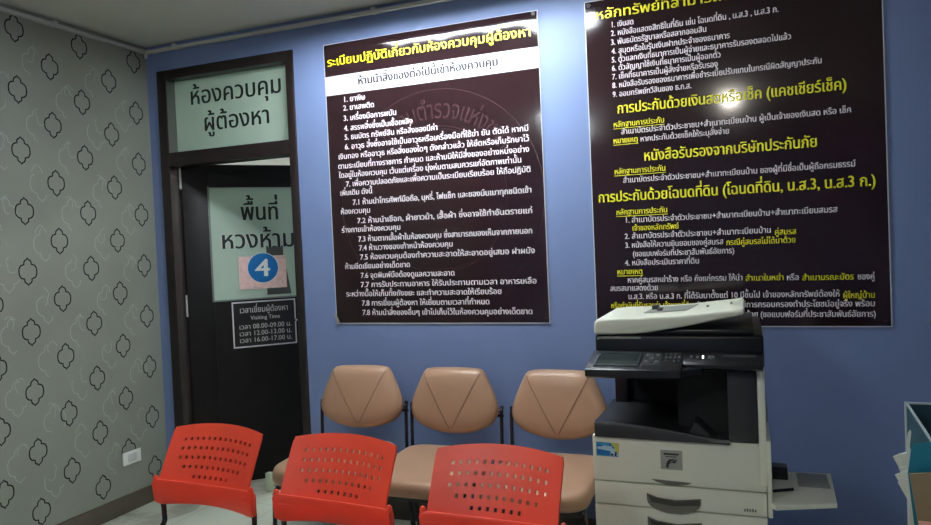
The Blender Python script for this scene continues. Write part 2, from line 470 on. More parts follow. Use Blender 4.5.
bm = bmesh.new(); bs = bmesh.new()
rng = random.Random(3)
for iy in range(0, 30):
    for iz in range(-1, 19):
        cy = -0.098 - 0.1835 * iy
        cz = 2.58 - 0.2985 * (iz // 1) - (0.149 if iy % 2 else 0.0)
        if cy < ROOM_Y + 0.1: continue
        if 0.17 < cz < 2.61:
            sc = 1.0
            strip(bm, motif_outline(sc), True, 0.0034, 0.0006, cy, cz)
        # pale scroll work around and between the black outlines
        c2y, c2z = cy - 0.092 + 0.010 * rng.uniform(-1, 1), cz - 0.02 + 0.015 * rng.uniform(-1, 1)
        if 0.24 < c2z < 2.55:
            st = rng.randint(12, 24); ln = rng.randint(17, 30)
            strip(bs, motif_outline(1.35, 0.95), True, 0.0016, 0.0004, c2y, c2z, keep=lambda i, st=st, ln=ln: (i - st) % 40 < ln)
            k = rng.choice((-1, 1))
            arc = [(k * (0.02 + (0.026 + 0.004 * math.sin(5 * t)) * math.cos(t)), 0.05 + 0.045 * math.sin(t)) for t in [rng.uniform(0, 3) + 0.25 * j for j in range(1)] for t in [t + 0.25 * j for j in range(13)]]
            strip(bs, arc, False, 0.0014, 0.0004, c2y, c2z)
flat('wallpaper_motif', bm, M_motif, wl)
flat('wallpaper_scroll', bs, M_scroll, wl)

# cable trunking below the ceiling
bm = nb(0, 0.028, -5.9, -0.03, 2.640, 2.659, bev=0.004)
for y in (-0.62, -1.9, -3.2): box(bm, 0, 0.0295, y - 0.010, y + 0.010, 2.638, 2.672, bev=0.002)
tag(obj('trim_1', bm, M_trunk), 'white cable trunking under the ceiling along the wallpapered wall', 'trunking', kind='structure')
bm = nb(0.05, 5.5, -0.028, 0, 2.640, 2.659, bev=0.004)
for x in (0.235, 1.55, 2.9, 4.2): box(bm, x - 0.012, x + 0.012, -0.0295, 0, 2.638, 2.672, bev=0.002)
tag(obj('trim_2', bm, M_trunk), 'white cable trunking under the ceiling along the blue wall', 'trunking', kind='structure')
bm = tube(bmesh.new(), smooth_path([(0.012, -0.05, 2.655), (0.014, -0.02, 2.654), (0.02, -0.013, 2.652), (0.055, -0.011, 2.654)], 5), 0.013, 10)
tube(bm, smooth_path([(0.02, -0.013, 2.652), (0.013, -0.013, 2.64), (0.013, -0.013, 2.615)], 4), 0.009, 8)
tag(obj('trim_3', bm, M_trunk), 'white bent cable joint in the ceiling corner', 'trunking', kind='structure')

# inner room seen past the door
bm = bmesh.new()
box(bm, -0.9, 2.2, 0.12, 3.0, 2.75, 2.83)
box(bm, -1.0, -0.9, 0.12, 3.0, 0.0, 2.75)
box(bm, 2.2, 2.3, 0.12, 3.0, 0.0, 2.75)
box(bm, -1.0, 2.3, 3.0, 3.1, 0.0, 2.75)
tag(obj('wall_inner', bm, M_inner, smooth=False), 'white walls of the room beyond the dark door', 'wall', kind='structure')

tag(obj('floor', nb(-0.9, 2.2, 0.0, 3.0, -0.08, -0.0003), M_floor), 'pale tiled floor of the room beyond the dark door', 'floor', kind='structure')
# door frame
fr = empty('trim_4', (0.56, 0.04, 0)); tag(fr, 'dark brown lacquered door frame with transom bar', 'door frame', kind='structure')
FY0, FY1 = -0.012, 0.10
obj('jamb', nb(DX0, 0.147, FY0, FY1, 0, DZ, bev=0.003), M_frame, fr)
obj('jamb', nb(0.988, DX1, FY0, FY1, 0, DZ, bev=0.003), M_frame, fr)
obj('frame_head', nb(0.147, 0.988, FY0, FY1, 2.475, DZ, bev=0.003), M_frame, fr)
obj('transom_bar', nb(0.147, 0.988, FY0, FY1, 1.965, 2.045, bev=0.003), M_frame, fr)

# transom pane with lettering
w1 = empty('window_1', (0.56, 0.065, 2.05)); tag(w1, 'pale green frosted transom pane over the door with two lines of dark lettering', 'window', kind='structure')
pane = obj('pane', nb(0.147, 0.988, 0.060, 0.068, 2.045, 2.475), M_film, w1)
obj('edge_strip', nb(0.147, 0.1495, -0.006, 0.0600, 2.047, 2.474), mat('grey aluminium strip', rgb(120, 122, 116), 0.3, metal=0.7), w1)
bm = bmesh.new()
write(bm, 'ห้องควบคุม', 0.258, 0.915, 2.325, 0.0585, 0.142, off=0.020)
write(bm, 'ผู้ต้องหา', 0.35, 0.826, 2.162, 0.0585, 0.140, off=0.020)
flat('lettering', bm, M_letter, pane)

# door leaf, swung 45 degrees into the inner room
TH = math.radians(45)
M_hinge = mat('bright steel hinge', rgb(190, 190, 184), 0.35, metal=0.3)
dl = empty('door_1', (0.150, 0.066, 0), TH)
tag(dl, 'very dark brown door swung inwards with a frosted pale green pane', 'door', kind='structure')
DW, DT = 0.80, 0.038
bm = bmesh.new()     # local: x along leaf, y thickness
box(bm, 0.006, 0.160, 0, DT, 0.012, 1.983, bev=0.002)
box(bm, 0.690, DW, 0, DT, 0.012, 1.983, bev=0.002)
box(bm, 0.160, 0.690, 0, DT, 1.845, 1.983)
box(bm, 0.160, 0.690, 0, DT, 0.012, 1.150)
obj('door_panel', bm, M_door, dl, local=True)
bm = bmesh.new()
box(bm, 0.150, 0.700, -0.006, 0.002, 1.143, 1.152)
box(bm, 0.150, 0.158, -0.004, 0.002, 1.152, 1.85)
obj('pane_bead', bm, mat('grey pane bead', rgb(120, 128, 122), 0.4), dl, local=True)
dp = obj('pane', nb(0.158, 0.692, 0.010, 0.016, 1.150, 1.847), M_film, dl, local=True)
bm = bmesh.new()
box(bm, 0.484, 0.588, 0.0085, 0.0095, 1.30, 1.474)
prism(bm, [(0.478, 1.166), (0.628, 1.166), (0.592, 1.40), (0.478, 1.40)], 'y', 0.0085, 0.0095)
obj('dark_patch', bm, M_patch, dp, local=True)
bm = bmesh.new()
write(bm, 'หวงห้าม', 0.212, 0.668, 1.466, 0.0075, 0.155, off=0.046)
flat('lettering_outline', bm, M_letter_white, dp, local=True)
bm = bmesh.new()
write(bm, 'พื้นที่', 0.338, 0.575, 1.640, 0.0065, 0.150, off=0.022)
write(bm, 'หวงห้าม', 0.212, 0.668, 1.466, 0.0065, 0.155, off=0.022)
flat('lettering', bm, M_letter, dp, local=True)
for z in (0.25, 1.13, 1.90):
    bm = tube(bmesh.new(), [(0.0, -0.004, z - 0.065), (0.0, -0.004, z + 0.065)], 0.0065, 8)
    obj('hinge', bm, M_hinge, dl, local=True)
bm = tube(bmesh.new(), smooth_path([(0.745, -0.002, 1.0), (0.745, -0.05, 1.0), (0.70, -0.055, 1.0), (0.63, -0.055, 1.0)], 4), 0.009, 8)
disc(bm, (0.745, -0.008, 1.0), 0.026, 'y', 0.008)
obj('door_handle', bm, M_chrome, dl, local=True)

def on_door(a, y, z):
    return (0.150 + a * math.cos(TH) - y * math.sin(TH), 0.066 + a * math.sin(TH) + y * math.cos(TH), z)

# pink notice with the blue number disc, pasted on the pane
nt_ = empty('notice', on_door(0.455, 0.0, 1.31), TH)
tag(nt_, 'pink paper notice with a round blue number 4 pasted on the door pane', 'notice')
obj('paper', nb(-0.143, 0.146, 0.0030, 0.0055, -0.102, 0.103), M_pink, nt_, local=True)
d = obj('number_disc', disc(bmesh.new(), (0.003, 0.0015, 0.028), 0.096, 'y', 0.0015, 40), M_bluespot, nt_, local=True)
bm = bmesh.new()
write(bm, '4', -0.045, 0.048, -0.025, 0.0008, 0.155, off=0.03)
flat('number', bm, M_letter_white, d, local=True)
bm = bmesh.new()
for k in range(44):
    t = 2 * PI * k / 44; u = 2 * PI * (k + 1) / 44
    p = [(0.003 + r * math.cos(a), 0.0012, 0.028 + r * math.sin(a)) for r, a in ((0.096, t), (0.096, u), (0.0925, u), (0.0925, t))]
    bm.faces.new([bm.verts.new(q) for q in p])
flat('disc_rim', bm, M_letter_white, d, local=True)

# visiting hours plaque
vp = empty('visiting_hours_plaque', on_door(0.452, 0.0, 0.99), TH)
tag(vp, 'black visiting time plaque with a white border on the dark door', 'plaque')
obj('plate', nb(-0.194, 0.194, -0.004, 0.0, -0.143, 0.143), M_black, vp, local=True)
bm = bmesh.new()
for a in ((-0.194, 0.194, 0.135, 0.143), (-0.194, 0.194, -0.143, -0.135), (-0.194, -0.186, -0.135, 0.135), (0.186, 0.194, -0.135, 0.135)):
    box(bm, a[0], a[1], -0.0052, -0.004, a[2], a[3])
obj('border', bm, M_banner, vp, local=True)
bm = bmesh.new()
M_plq = mat('pale plaque lettering', rgb(190, 190, 186), 0.4)
write(bm, 'เวลาเยี่ยมผู้ต้องหา', -0.15, 0.148, 0.073, -0.0055, 0.052, off=0.012)
write(bm, 'Visiting Time', -0.085, 0.095, 0.028, -0.0055, 0.034, off=0.02)
write(bm, 'เวลา 08.00-09.00 น.', -0.158, 0.165, -0.028, -0.0055, 0.042, off=0.012)
write(bm, 'เวลา 12.00-13.00 น.', -0.158, 0.165, -0.070, -0.0055, 0.042, off=0.012)
write(bm, 'เวลา 16.00-17.00 น.', -0.158, 0.165, -0.112, -0.0055, 0.042, off=0.012)
flat('lettering', bm, M_plq, vp, local=True)

# pale block at the foot of the door
tag(obj('door_wedge', nb(0.585, 0.618, 0.165, 0.200, 0.0, 0.115, bev=0.003), mat('pale green grey block', rgb(172, 180, 156), 0.6)), 'small pale upright block standing on the floor in front of the dark door', 'door stop')

# wall outlet
wo = empty('wall_outlet', (0.0, -0.268, 0.300)); tag(wo, 'white outlet plate low on the patterned wallpaper', 'outlet')
obj('cover_plate', nb(0.001, 0.010, -0.330, -0.204, 0.263, 0.337, bev=0.003), M_outlet, wo)
obj('socket_insert', nb(0.008, 0.012, -0.297, -0.237, 0.278, 0.322, bev=0.002), mat('greyish socket insert', rgb(196, 196, 190), 0.4), wo)
# ------------------------------------------------------------------ posters
class Surf:
    """front surface of a hanging vinyl sheet: nailed along the top, bulging just below it, slightly rippled"""
    def __init__(self, x0, x1, z0, z1, seed, bulge=0.015):
        self.bulge = bulge
        R = random.Random(seed)
        self.r = (x0, x1, z0, z1); self.ph = [R.uniform(0, 6.28) for _ in range(5)]
    def __call__(self, x, z, lift=0.0):
        x0, x1, z0, z1 = self.r; ph = self.ph
        u = (x - x0) / (x1 - x0); v = (z - z0) / (z1 - z0)
        w = 0.5 + 0.5 * math.sin(3 * v + ph[1] + u * 2)
        t = max(0.0, min(1.0, (v - 0.80) / 0.183)); t = t * t * (3 - 2 * t) if t < 1 else 1.0
        e = 1.0 if v < 0.983 else max(0.0, 1 - ((v - 0.983) / 0.017) ** 2)
        bul = self.bulge * t * e
        k = max(0.0, min(1.0, (v - 0.93) / 0.04)) * e
        rip = 0.0016 * k * (0.5 + 0.3 * math.sin(29 * u + ph[2]) + 0.2 * math.sin(61 * u + ph[3]))
        ed = min(1, 8 * u + .2, 8 * (1 - u) + .2)
        return -0.0040 - 0.0020 * w * min(1, 8 * v) - (bul + rip) * ed - lift

def sheet(S, t=0.0015):
    x0, x1, z0, z1 = S.r
    bm = bmesh.new(); NX, NZ = 80, 90
    g = [[[bm.verts.new((x0 + (x1 - x0) * i / NX, S(x0 + (x1 - x0) * i / NX, z0 + (z1 - z0) * j / NZ) + (t if k else 0), z0 + (z1 - z0) * j / NZ)) for j in range(NZ + 1)] for i in range(NX + 1)] for k in range(2)]
    for i in range(NX):
        for j in range(NZ):
            bm.faces.new([g[0][i][j], g[0][i + 1][j], g[0][i + 1][j + 1], g[0][i][j + 1]])
            bm.faces.new([g[1][i][j], g[1][i][j + 1], g[1][i + 1][j + 1], g[1][i + 1][j]])
    def edge(a, b):
        for q in range(len(a) - 1): bm.faces.new([a[q], b[q], b[q + 1], a[q + 1]])
    edge(g[0][0], g[1][0]); edge(g[0][NX], g[1][NX])
    edge([c[0] for c in g[0]], [c[0] for c in g[1]]); edge([c[NZ] for c in g[0]], [c[NZ] for c in g[1]])
    return bm

def patch(bm, S, x0, x1, z0, z1, lift):
    """printed area that follows the sheet"""
    nx = max(1, int((x1 - x0) / 0.015)); nz = max(1, int((z1 - z0) / 0.015))
    g = [[bm.verts.new((x0 + (x1 - x0) * i / nx, S(x0 + (x1 - x0) * i / nx, z0 + (z1 - z0) * j / nz, lift), z0 + (z1 - z0) * j / nz)) for j in range(nz + 1)] for i in range(nx + 1)]
    for i in range(nx):
        for j in range(nz): bm.faces.new([g[i][j], g[i + 1][j], g[i + 1][j + 1], g[i][j + 1]])
    return bm

def rim(S, w):
    x0, x1, z0, z1 = S.r
    bm = bmesh.new()
    for q in ((x0, x1, z1 - w, z1), (x0, x1, z0, z0 + w), (x0, x0 + w, z0 + w, z1 - w), (x1 - w, x1, z0 + w, z1 - w)): patch(bm, S, *q, 0.0005)
    return bm

def poster(name, label, x0, x1, z0, z1, texts, styles, seed):
    r = empty(name, ((x0 + x1) / 2, 0, z0)); tag(r, label, 'poster', 'dark rule posters on the blue wall')
    S = Surf(x0, x1, z0, z1, seed, 0.015 if seed == 2 else 0.004)
    obj('sheet', sheet(S), M_vinyl, r)
    flat('border', rim(S, 0.0042), M_border, r)
    groups = []
    body = {}
    for row in texts:
        nm = styles[row[0]][0]
        if nm == 'body_lettering': body.setdefault(nm, []).append(row)
        else: groups.append((nm, [row]))           # each title or coloured phrase is a piece of its own
    for nm, ls in groups + list(body.items()):
        bm = bmesh.new()
        for k, t, a, b, z in ls:
            _, mt, size, off = styles[k]
            write(bm, t, a, b, z, S, size, off)
            if k == 'u':
                patch(bm, S, a, b, z - 0.009, z - 0.006, 0.0014)
        flat(nm, bm, styles[ls[0][0]][1], r)
    return r, S

ST1 = {'t': ('title_lettering', M_yellow, 0.063, 0.034), 'b': ('banner_lettering', M_greytext, 0.056, 0.050), 'w': ('body_lettering', M_white, 0.040, 0.030)}
p1, S1 = poster('rules_poster', 'tall dark maroon poster with a white strip under its yellow title', 1.233, 2.417, 1.031, 2.525, P1_TEXT, ST1, 2)
flat('title_strip', patch(bmesh.new(), S1, 1.238, 2.412, 2.252, 2.352, 0.0006), M_banner, p1)
# faint seal printed behind the text
bm = bmesh.new()
cx, cz = 1.86, 1.66
def ring(r, hw):
    n = 90
    for k in range(n):
        a, b = 2 * PI * k / n, 2 * PI * (k + 1) / n
        p = [(cx + q * math.cos(t), cz + q * math.sin(t)) for q, t in ((r - hw, a), (r - hw, b), (r + hw, b), (r + hw, a))]
        bm.faces.new([bm.verts.new((q[0], S1(q[0], q[1], 0.0004), q[1])) for q in p])
ring(0.37, 0.002); ring(0.355, 0.0015); ring(0.555, 0.002)
S = 'สำนักงานตำรวจแห่งชาติ'
V, F, W = layout(S, 0.004)
vs = []
for a, b in V:
    t = math.radians(148) - (a / W) * math.radians(116)
    q = 0.41 + b * 0.13
    vs.append(bm.verts.new((cx + q * math.cos(t), S1(cx + q * math.cos(t), cz + q * math.sin(t), 0.0005), cz + q * math.sin(t))))
for t in F:
    try: bm.faces.new([vs[i] for i in t])
    except ValueError: pass
for k in range(3):
    t0 = math.radians(112 - 22 * k); c0 = (cx + 0.30 * math.cos(t0), cz + 0.30 * math.sin(t0))
    pts = [(c0[0] + (0.028 if j % 2 == 0 else 0.012) * math.cos(PI / 2 + j * PI / 5), c0[1] + (0.028 if j % 2 == 0 else 0.012) * math.sin(PI / 2 + j * PI / 5)) for j in range(10)]
    bm.faces.new([bm.verts.new((a, S1(a, b, 0.0005), b)) for a, b in pts])
flat('faint_seal', bm, M_seal, p1)
for q in ((2.396, 2.508), (1.252, 2.505), (2.398, 1.052)):
    bm = disc(bmesh.new(), (q[0], -0.0125, q[1]), 0.009, 'y', 0.01247, 14)
    obj('nail_head', bm, M_eyelet, p1)
# dog-eared lower left corner
bm = prism(bmesh.new(), [(1.229, 1.085), (1.236, 1.085), (1.256, 1.038), (1.256, 1.029), (1.240, 1.029)], 'y', -0.0135, -0.0085)
obj('folded_corner', bm, mat('creased corner', rgb(150, 150, 142), 0.6), p1)

ST2 = {'t': ('title_lettering', M_yellow, 0.062, 0.028), 'h': ('heading_lettering', M_yellow, 0.066, 0.026), 'u': ('underlined_lettering', M_yellow, 0.036, 0.034),
       'y': ('accent_lettering', M_yellow, 0.036, 0.028), 'w': ('body_lettering', M_white, 0.036, 0.026)}
p2, S2 = poster('bail_poster', 'tall dark poster with several yellow headings behind the copier, right of the other poster', 2.639, 3.845, 1.015, 2.523, P2_TEXT, ST2, 5)
for q in ((2.660, 2.504), (3.822, 1.036)):
    bm = disc(bmesh.new(), (q[0], -0.0125, q[1]), 0.009, 'y', 0.01247, 14)
    obj('nail_head', bm, M_eyelet, p2)

tag(obj('wall_peg', tube(bmesh.new(), [(3.992, 0.0, 1.035), (3.992, -0.012, 1.035), (3.992, -0.016, 1.035), (3.992, -0.030, 1.035), (3.992, -0.038, 1.035)], [0.008, 0.008, 0.020, 0.022, 0.010], 16), M_knob),
    'small dull round knob on the blue wall at the right edge', 'knob')

# ------------------------------------------------------------------ brown padded chairs
def brown_chair(label):
    r = empty('padded_chair', (1.443, 0, -0.0))
    tag(r, label, 'chair', 'brown padded chairs against the blue wall')
    # backrest cushion
    half = [(0, .533), (.06, .536), (.12, .548), (.17, .568), (.205, .592), (.222, .622), (.227, .652), (.222, .685), (.208, .722), (.190, .762), (.172, .800), (.158, .826), (.143, .840), (.115, .846), (.06, .848), (0, .849)]
    half = [(a, b - 0.017) for a, b in half]
    outl = half + [(-a, b) for a, b in half[-2:0:-1]]
    n = len(outl); c0 = (0, .673)
    def yb(z): return -0.165 + (z - 0.535) * 0.10          # leans back towards the wall
    prof = [(1.0, 0.012), (0.985, 0.000), (0.95, -0.016), (0.88, -0.028), (0.75, -0.036), (0.55, -0.040), (0.3, -0.042)]
    bm = bmesh.new(); rings = []
    def addring(s, dy):
        rings.append([bm.verts.new((c0[0] + (a - c0[0]) * s, yb(c0[1] + (b - c0[1]) * s) + dy, c0[1] + (b - c0[1]) * s)) for a, b in outl])
    addring(0.9, 0.034); addring(0.985, 0.030)
    for s, dy in prof: addring(s, dy)
    for i in range(len(rings) - 1):
        for k in range(n):
            bm.faces.new([rings[i][k], rings[i][(k + 1) % n], rings[i + 1][(k + 1) % n], rings[i + 1][k]])
    cv = bm.verts.new((0, yb(.673) - 0.0425, .673))
    for k in range(n): bm.faces.new([rings[-1][k], rings[-1][(k + 1) % n], cv])
    bm.faces.new(rings[0][::-1])
    bk = obj('backrest', bm, M_leather, r, local=True, angle=60)
    # V-shaped stitched seam lying on the cushion
    def front(x, z):
        best = 1.0
        ang = math.atan2(z - c0[1], x)
        dist = math.hypot(x, z - c0[1])
        # radius of the outline along this direction
        R = 9
        for k in range(n):
            a, b = outl[k], outl[(k + 1) % n]
            ax, az, bx, bz = a[0], a[1] - c0[1], b[0], b[1] - c0[1]
            dx, dz = math.cos(ang), math.sin(ang)
            den = dx * (bz - az) - dz * (bx - ax)
            if abs(den) < 1e-9: continue
            t = (ax * (bz - az) - az * (bx - ax)) / den
            u = (ax * dz - az * dx) / den
            if t > 0 and -1e-6 <= u <= 1 + 1e-6: R = min(R, t)
        s = min(dist / R, 1)
        pr = prof + [(0.0, -0.0425)]
        for (s1, d1), (s2, d2) in zip(pr, pr[1:]):
            if s2 <= s <= s1: return yb(z) + d2 + (d1 - d2) * (s - s2) / (s1 - s2)
        return yb(z)
    for sx in (-1, 1):
        pts = []
        for k in range(21):
            t = k / 20
            x, z = sx * (0.146 - 0.140 * t), 0.807 - 0.258 * t
            pts.append((x, front(x, z) - 0.0005, z))
        obj('seam', tube(bmesh.new(), pts, 0.0022, 6), M_seam, bk, local=True)
    obj('back_shell', prism(bmesh.new(), [(a * 0.93, .673 + (b - .673) * 0.93) for a, b in outl], 'y', -0.124, -0.112, bev=0.004), M_shell, r, local=True)
    # seat cushion: rounded plan, rolled edge
    plan = []
    for (cx_, cy_, rad, a0) in ((.222 - .085, -.255, .085, 0), (-.222 + .085, -.255, .085, 90), (-.225 + .095, -.610, .095, 180), (.225 - .095, -.610, .095, 270)):
        for k in range(7):
            t = math.radians(a0 + 15 * k)
            plan.append((cx_ + rad * math.cos(t), cy_ + rad * math.sin(t)))
    m = len(plan); pc = (0, -0.44)
    bm = bmesh.new(); rr = []
    for sc_k, z in ((.90, .384), (.965, .387), (.99, .396), (1.0, .410), (1.0, .428), (.99, .444), (.97, .455), (.93, .462), (.82, .465), (.5, .467)):
        rr.append([bm.verts.new((pc[0] + (a - pc[0]) * sc_k, pc[1] + (b - pc[1]) * (1 - (1 - sc_k) * .75), z - (0.010 * max(0, (-b - .53) / .17) ** 2 if z > .40 else 0))) for a, b in plan])
    for i in range(len(rr) - 1):
        for k in range(m): bm.faces.new([rr[i][k], rr[i][(k + 1) % m], rr[i + 1][(k + 1) % m], rr[i + 1][k]])
    bm.faces.new(rr[0][::-1]); bm.faces.new(rr[-1])
    obj('seat', bm, M_leather, r, local=True, angle=60)
    obj('seat_pan', nb(-.19, .19, -.66, -.24, .355, .386, bev=0.008), M_shell, r, local=True)
    for sx in (-1, 1):
        bm = tube(bmesh.new(), smooth_path([(sx * .236, -.118, .650), (sx * .236, -.128, .59), (sx * .236, -.135, .45), (sx * .236, -.135, .2), (sx * .236, -.10, .012)], 4), 0.0085, 10)
        tube(bm, [(sx * .222, -.128, .630), (sx * .238, -.124, .630)], 0.011, 8)
        lg = obj('leg', bm, M_tube, r, local=True)
        obj('leg_foot', tube(bmesh.new(), [(sx * .236, -.10, 0.0), (sx * .236, -.10, .03)], 0.013, 10), M_shell, lg, local=True)
        bm = tube(bmesh.new(), smooth_path([(sx * .195, -.60, .365), (sx * .21, -.635, .345), (sx * .215, -.645, .28), (sx * .215, -.66, .012)], 4), 0.0105, 10)
        lg = obj('leg', bm, M_tube, r, local=True)
        obj('leg_foot', tube(bmesh.new(), [(sx * .215, -.66, 0.0), (sx * .215, -.66, .03)], 0.014, 10), M_shell, lg, local=True)
        obj('side_rail', tube(bmesh.new(), [(sx * .236, -.135, .355), (sx * .20, -.25, .358), (sx * .195, -.64, .365)], 0.0105, 8), M_tube, r, local=True)
    obj('back_rail', tube(bmesh.new(), [(-.236, -.116, .60), (-.236, -.108, .60), (.236, -.108, .60), (.236, -.116, .60)], 0.008, 8), M_tube, r, local=True)
    return r
b0 = brown_chair('brown padded chair nearest the dark door, leftmost of the brown row')
b0.rotation_euler.z = math.radians(4.5); b0.location.x = 1.433
for x, l in ((1.956, 'middle brown padded chair, standing under the right end of the poster with the white strip'), (2.478, 'brown padded chair standing right beside the copier')):
    c = copy_tree(b0); c.location = (x, 0, 0); c.rotation_euler.z = 0; c['label'] = l

# ------------------------------------------------------------------ red chairs
def red_chair(label):
    r = empty('plastic_chair', (1.435, -1.285, 0))
    tag(r, label, 'chair', 'red plastic chairs in the front row')
    # local frame: the sitter faces -y; y = 0 is the line between the two sockets
    def cv(x): return 0.034 * (1 - (x / 0.215) ** 2)
    # perforated upper panel
    SP, HW = 0.0262, 0.0052
    xs = [-0.217, -0.209]
    for i in range(-6, 7): xs += [i * SP - HW, i * SP + HW]
    xs += [0.200, 0.208]
    VS, VH = 0.0355, 0.0058
    zs = [-0.03, 0.006]
    zr = [0.019 + 0.0335 * k for k in range(5)]
    for z in zr: zs += [z - VH, z + VH]
    zs += [0.187, 0.200, 0.206]
    cnt = {0: 3, 1: 5, 2: 6, 3: 6, 4: 6}
    bm = bmesh.new()
    TOP = 0.206
    def P(x, v, off=0.0):
        t = v / TOP
        xx = x * (1.0 + 0.0 * t)
        if v > 0.19 and abs(x) > 0.19: xx *= 0.985
        z = 0.585 + v * 0.885 + 0.017 * t * (1 - (x / 0.214) ** 2)
        y = -0.006 + cv(x) + v * 0.40 + 0.012 * t * t
        return (xx, y + off, z)
    g = [[bm.verts.new(P(x, z)) for z in zs] for x in xs]
    hole = set()
    for k in range(5):
        for i in range(-cnt[k], cnt[k] + 1):
            hole.add((2 + (i + 6) * 2, 2 + 2 * k))
    for i in range(len(xs) - 1):
        for j in range(len(zs) - 1):
            if (i, j) in hole: continue
            bm.faces.new([g[i][j], g[i + 1][j], g[i + 1][j + 1], g[i][j + 1]])
    bmesh.ops.recalc_face_normals(bm, faces=bm.faces)
    if sum(f.normal.y for f in bm.faces) > 0: bmesh.ops.reverse_faces(bm, faces=bm.faces)
    bmesh.ops.solidify(bm, geom=bm.faces[:], thickness=0.007)
    back = obj('backrest', bm, M_red, r, local=True, angle=50)
    # lower band that wraps forward under the panel
    bm = bmesh.new(); rr = []
    N = 28
    for i in range(N + 1):
        x = -0.236 + 0.472 * i / N
        e = 1 - abs(x) / 0.236
        y0 = cv(x * 0.9) - 0.022
        zb = 0.490 + 0.012 * (1 - (x / 0.24) ** 2) + (0.012 * (1 - min(1, e * 9)) ** 2)
        zt = 0.597 - 0.013 * (1 - (x / 0.24) ** 2) - (0.010 * (1 - min(1, e * 9)) ** 2)
        th = 0.022
        pts = [(y0 + 0.004, zb), (y0 - 0.004, zb + 0.006), (y0 - 0.004, zt - 0.008), (y0 + 0.001, zt - 0.001), (y0 + 0.006, zt - 0.001), (y0 + th + 0.004, zt - 0.010), (y0 + th + 0.004, zt - 0.03), (y0 + th, zb + 0.03), (y0 + th - 0.002, zb + 0.004)]
        rr.append([bm.verts.new((x, a + max(0, 0.6 - b) * 0.12, b)) for a, b in pts])
    for i in range(N):
        for k in range(len(rr[0])): bm.faces.new([rr[i][k], rr[i][(k + 1) % len(rr[0])], rr[i + 1][(k + 1) % len(rr[0])], rr[i + 1][k]])
    bm.faces.new(rr[0][::-1]); bm.faces.new(rr[-1])
    bd = obj('lower_band', bm, M_red, back, local=True, angle=50)
    for sx in (-1, 1):
        yb_ = cv(0.235 * 0.9) - 0.012
        bm = tube(bmesh.new(), [(sx * .229, yb_ + .014, .502), (sx * .229, yb_ + .013, .512), (sx * .229, yb_ + .004, .586), (sx * .229, yb_ + .003, .600), (sx * .229, yb_ + .002, .606)], [.007, .0105, .0108, .0095, .005], 12)
        obj('socket', bm, M_red, back, local=True)
    # seat shell
    bm = bmesh.new(); g2 = []
    for i in range(13):
        x = -0.225 + 0.45 * i / 12
        row = []
        for j in range(13):
            t = j / 12
            y = -0.095 - 0.40 * t
            z = 0.425 - 0.018 * math.sin(PI * min(1, t * 1.2)) * (1 - (x / .225) ** 2) - 0.05 * max(0, t - 0.82) ** 2 * 30
            row.append(bm.verts.new((x * (1 - 0.06 * t * t), y, z)))
        g2.append(row)
    for i in range(12):
        for j in range(12): bm.faces.new([g2[i][j], g2[i + 1][j], g2[i + 1][j + 1], g2[i][j + 1]])
    bmesh.ops.recalc_face_normals(bm, faces=bm.faces)
    if sum(f.normal.z for f in bm.faces) < 0: bmesh.ops.reverse_faces(bm, faces=bm.faces)
    bmesh.ops.solidify(bm, geom=bm.faces[:], thickness=0.012)
    obj('seat', bm, M_red, r, local=True, angle=50)
    # tubular frame: back uprights run down from the sockets and forward under the seat
    for sx in (-1, 1):
        bm = tube(bmesh.new(), smooth_path([(sx * .222, 0.010, .540), (sx * .219, 0.014, .46), (sx * .212, 0.0, .418), (sx * .205, -0.08, .398), (sx * .200, -0.40, .392)], 5), 0.0095, 10)
        obj('back_upright', bm, M_tube, r, local=True)
        bm = tube(bmesh.new(), smooth_path([(sx * .200, -0.14, .392), (sx * .208, -0.10, .372), (sx * .214, -0.05, .25), (sx * .224, 0.0, .012)], 5), 0.0095, 10)
        lg = obj('leg', bm, M_tube, r, local=True)
        obj('leg_foot', tube(bmesh.new(), [(sx * .224, 0, 0), (sx * .224, 0, .03)], 0.013, 10), M_shell, lg, local=True)
        bm = tube(bmesh.new(), smooth_path([(sx * .200, -0.34, .392), (sx * .208, -0.40, .375), (sx * .214, -0.43, .25), (sx * .222, -0.47, .012)], 5), 0.0095, 10)
        lg = obj('leg', bm, M_tube, r, local=True)
        obj('leg_foot', tube(bmesh.new(), [(sx * .222, -.47, 0), (sx * .222, -.47, .03)], 0.013, 10), M_shell, lg, local=True)
    for y in (-0.13, -0.36):
        obj('cross_bar', tube(bmesh.new(), [(-.205, y, .388), (.205, y, .388)], 0.009, 8), M_tube, r, local=True)
    return r
r0 = red_chair('red perforated plastic chair nearest the patterned wallpaper, in front of the dark door')
r0.location = (1.425, -1.276, 0); r0.rotation_euler.z = math.radians(-3.5)
for loc, rz, l in (((1.986, -1.303, 0), -4.6, 'middle red perforated plastic chair, between two other red chairs'), ((2.552, -1.312, 0), -2.5, 'red perforated plastic chair nearest the copier')):
    c = copy_tree(r0); c.location = loc; c.rotation_euler.z = math.radians(rz); c['label'] = l
# ------------------------------------------------------------------ copier
CX0, CX1, CYF, CYB = 2.777, 3.333, -0.85, -0.22
cp = empty('photocopier', (3.055, -0.55, 0)); tag(cp, 'cream and black floor standing photocopier with a tilted document feeder', 'photocopier')
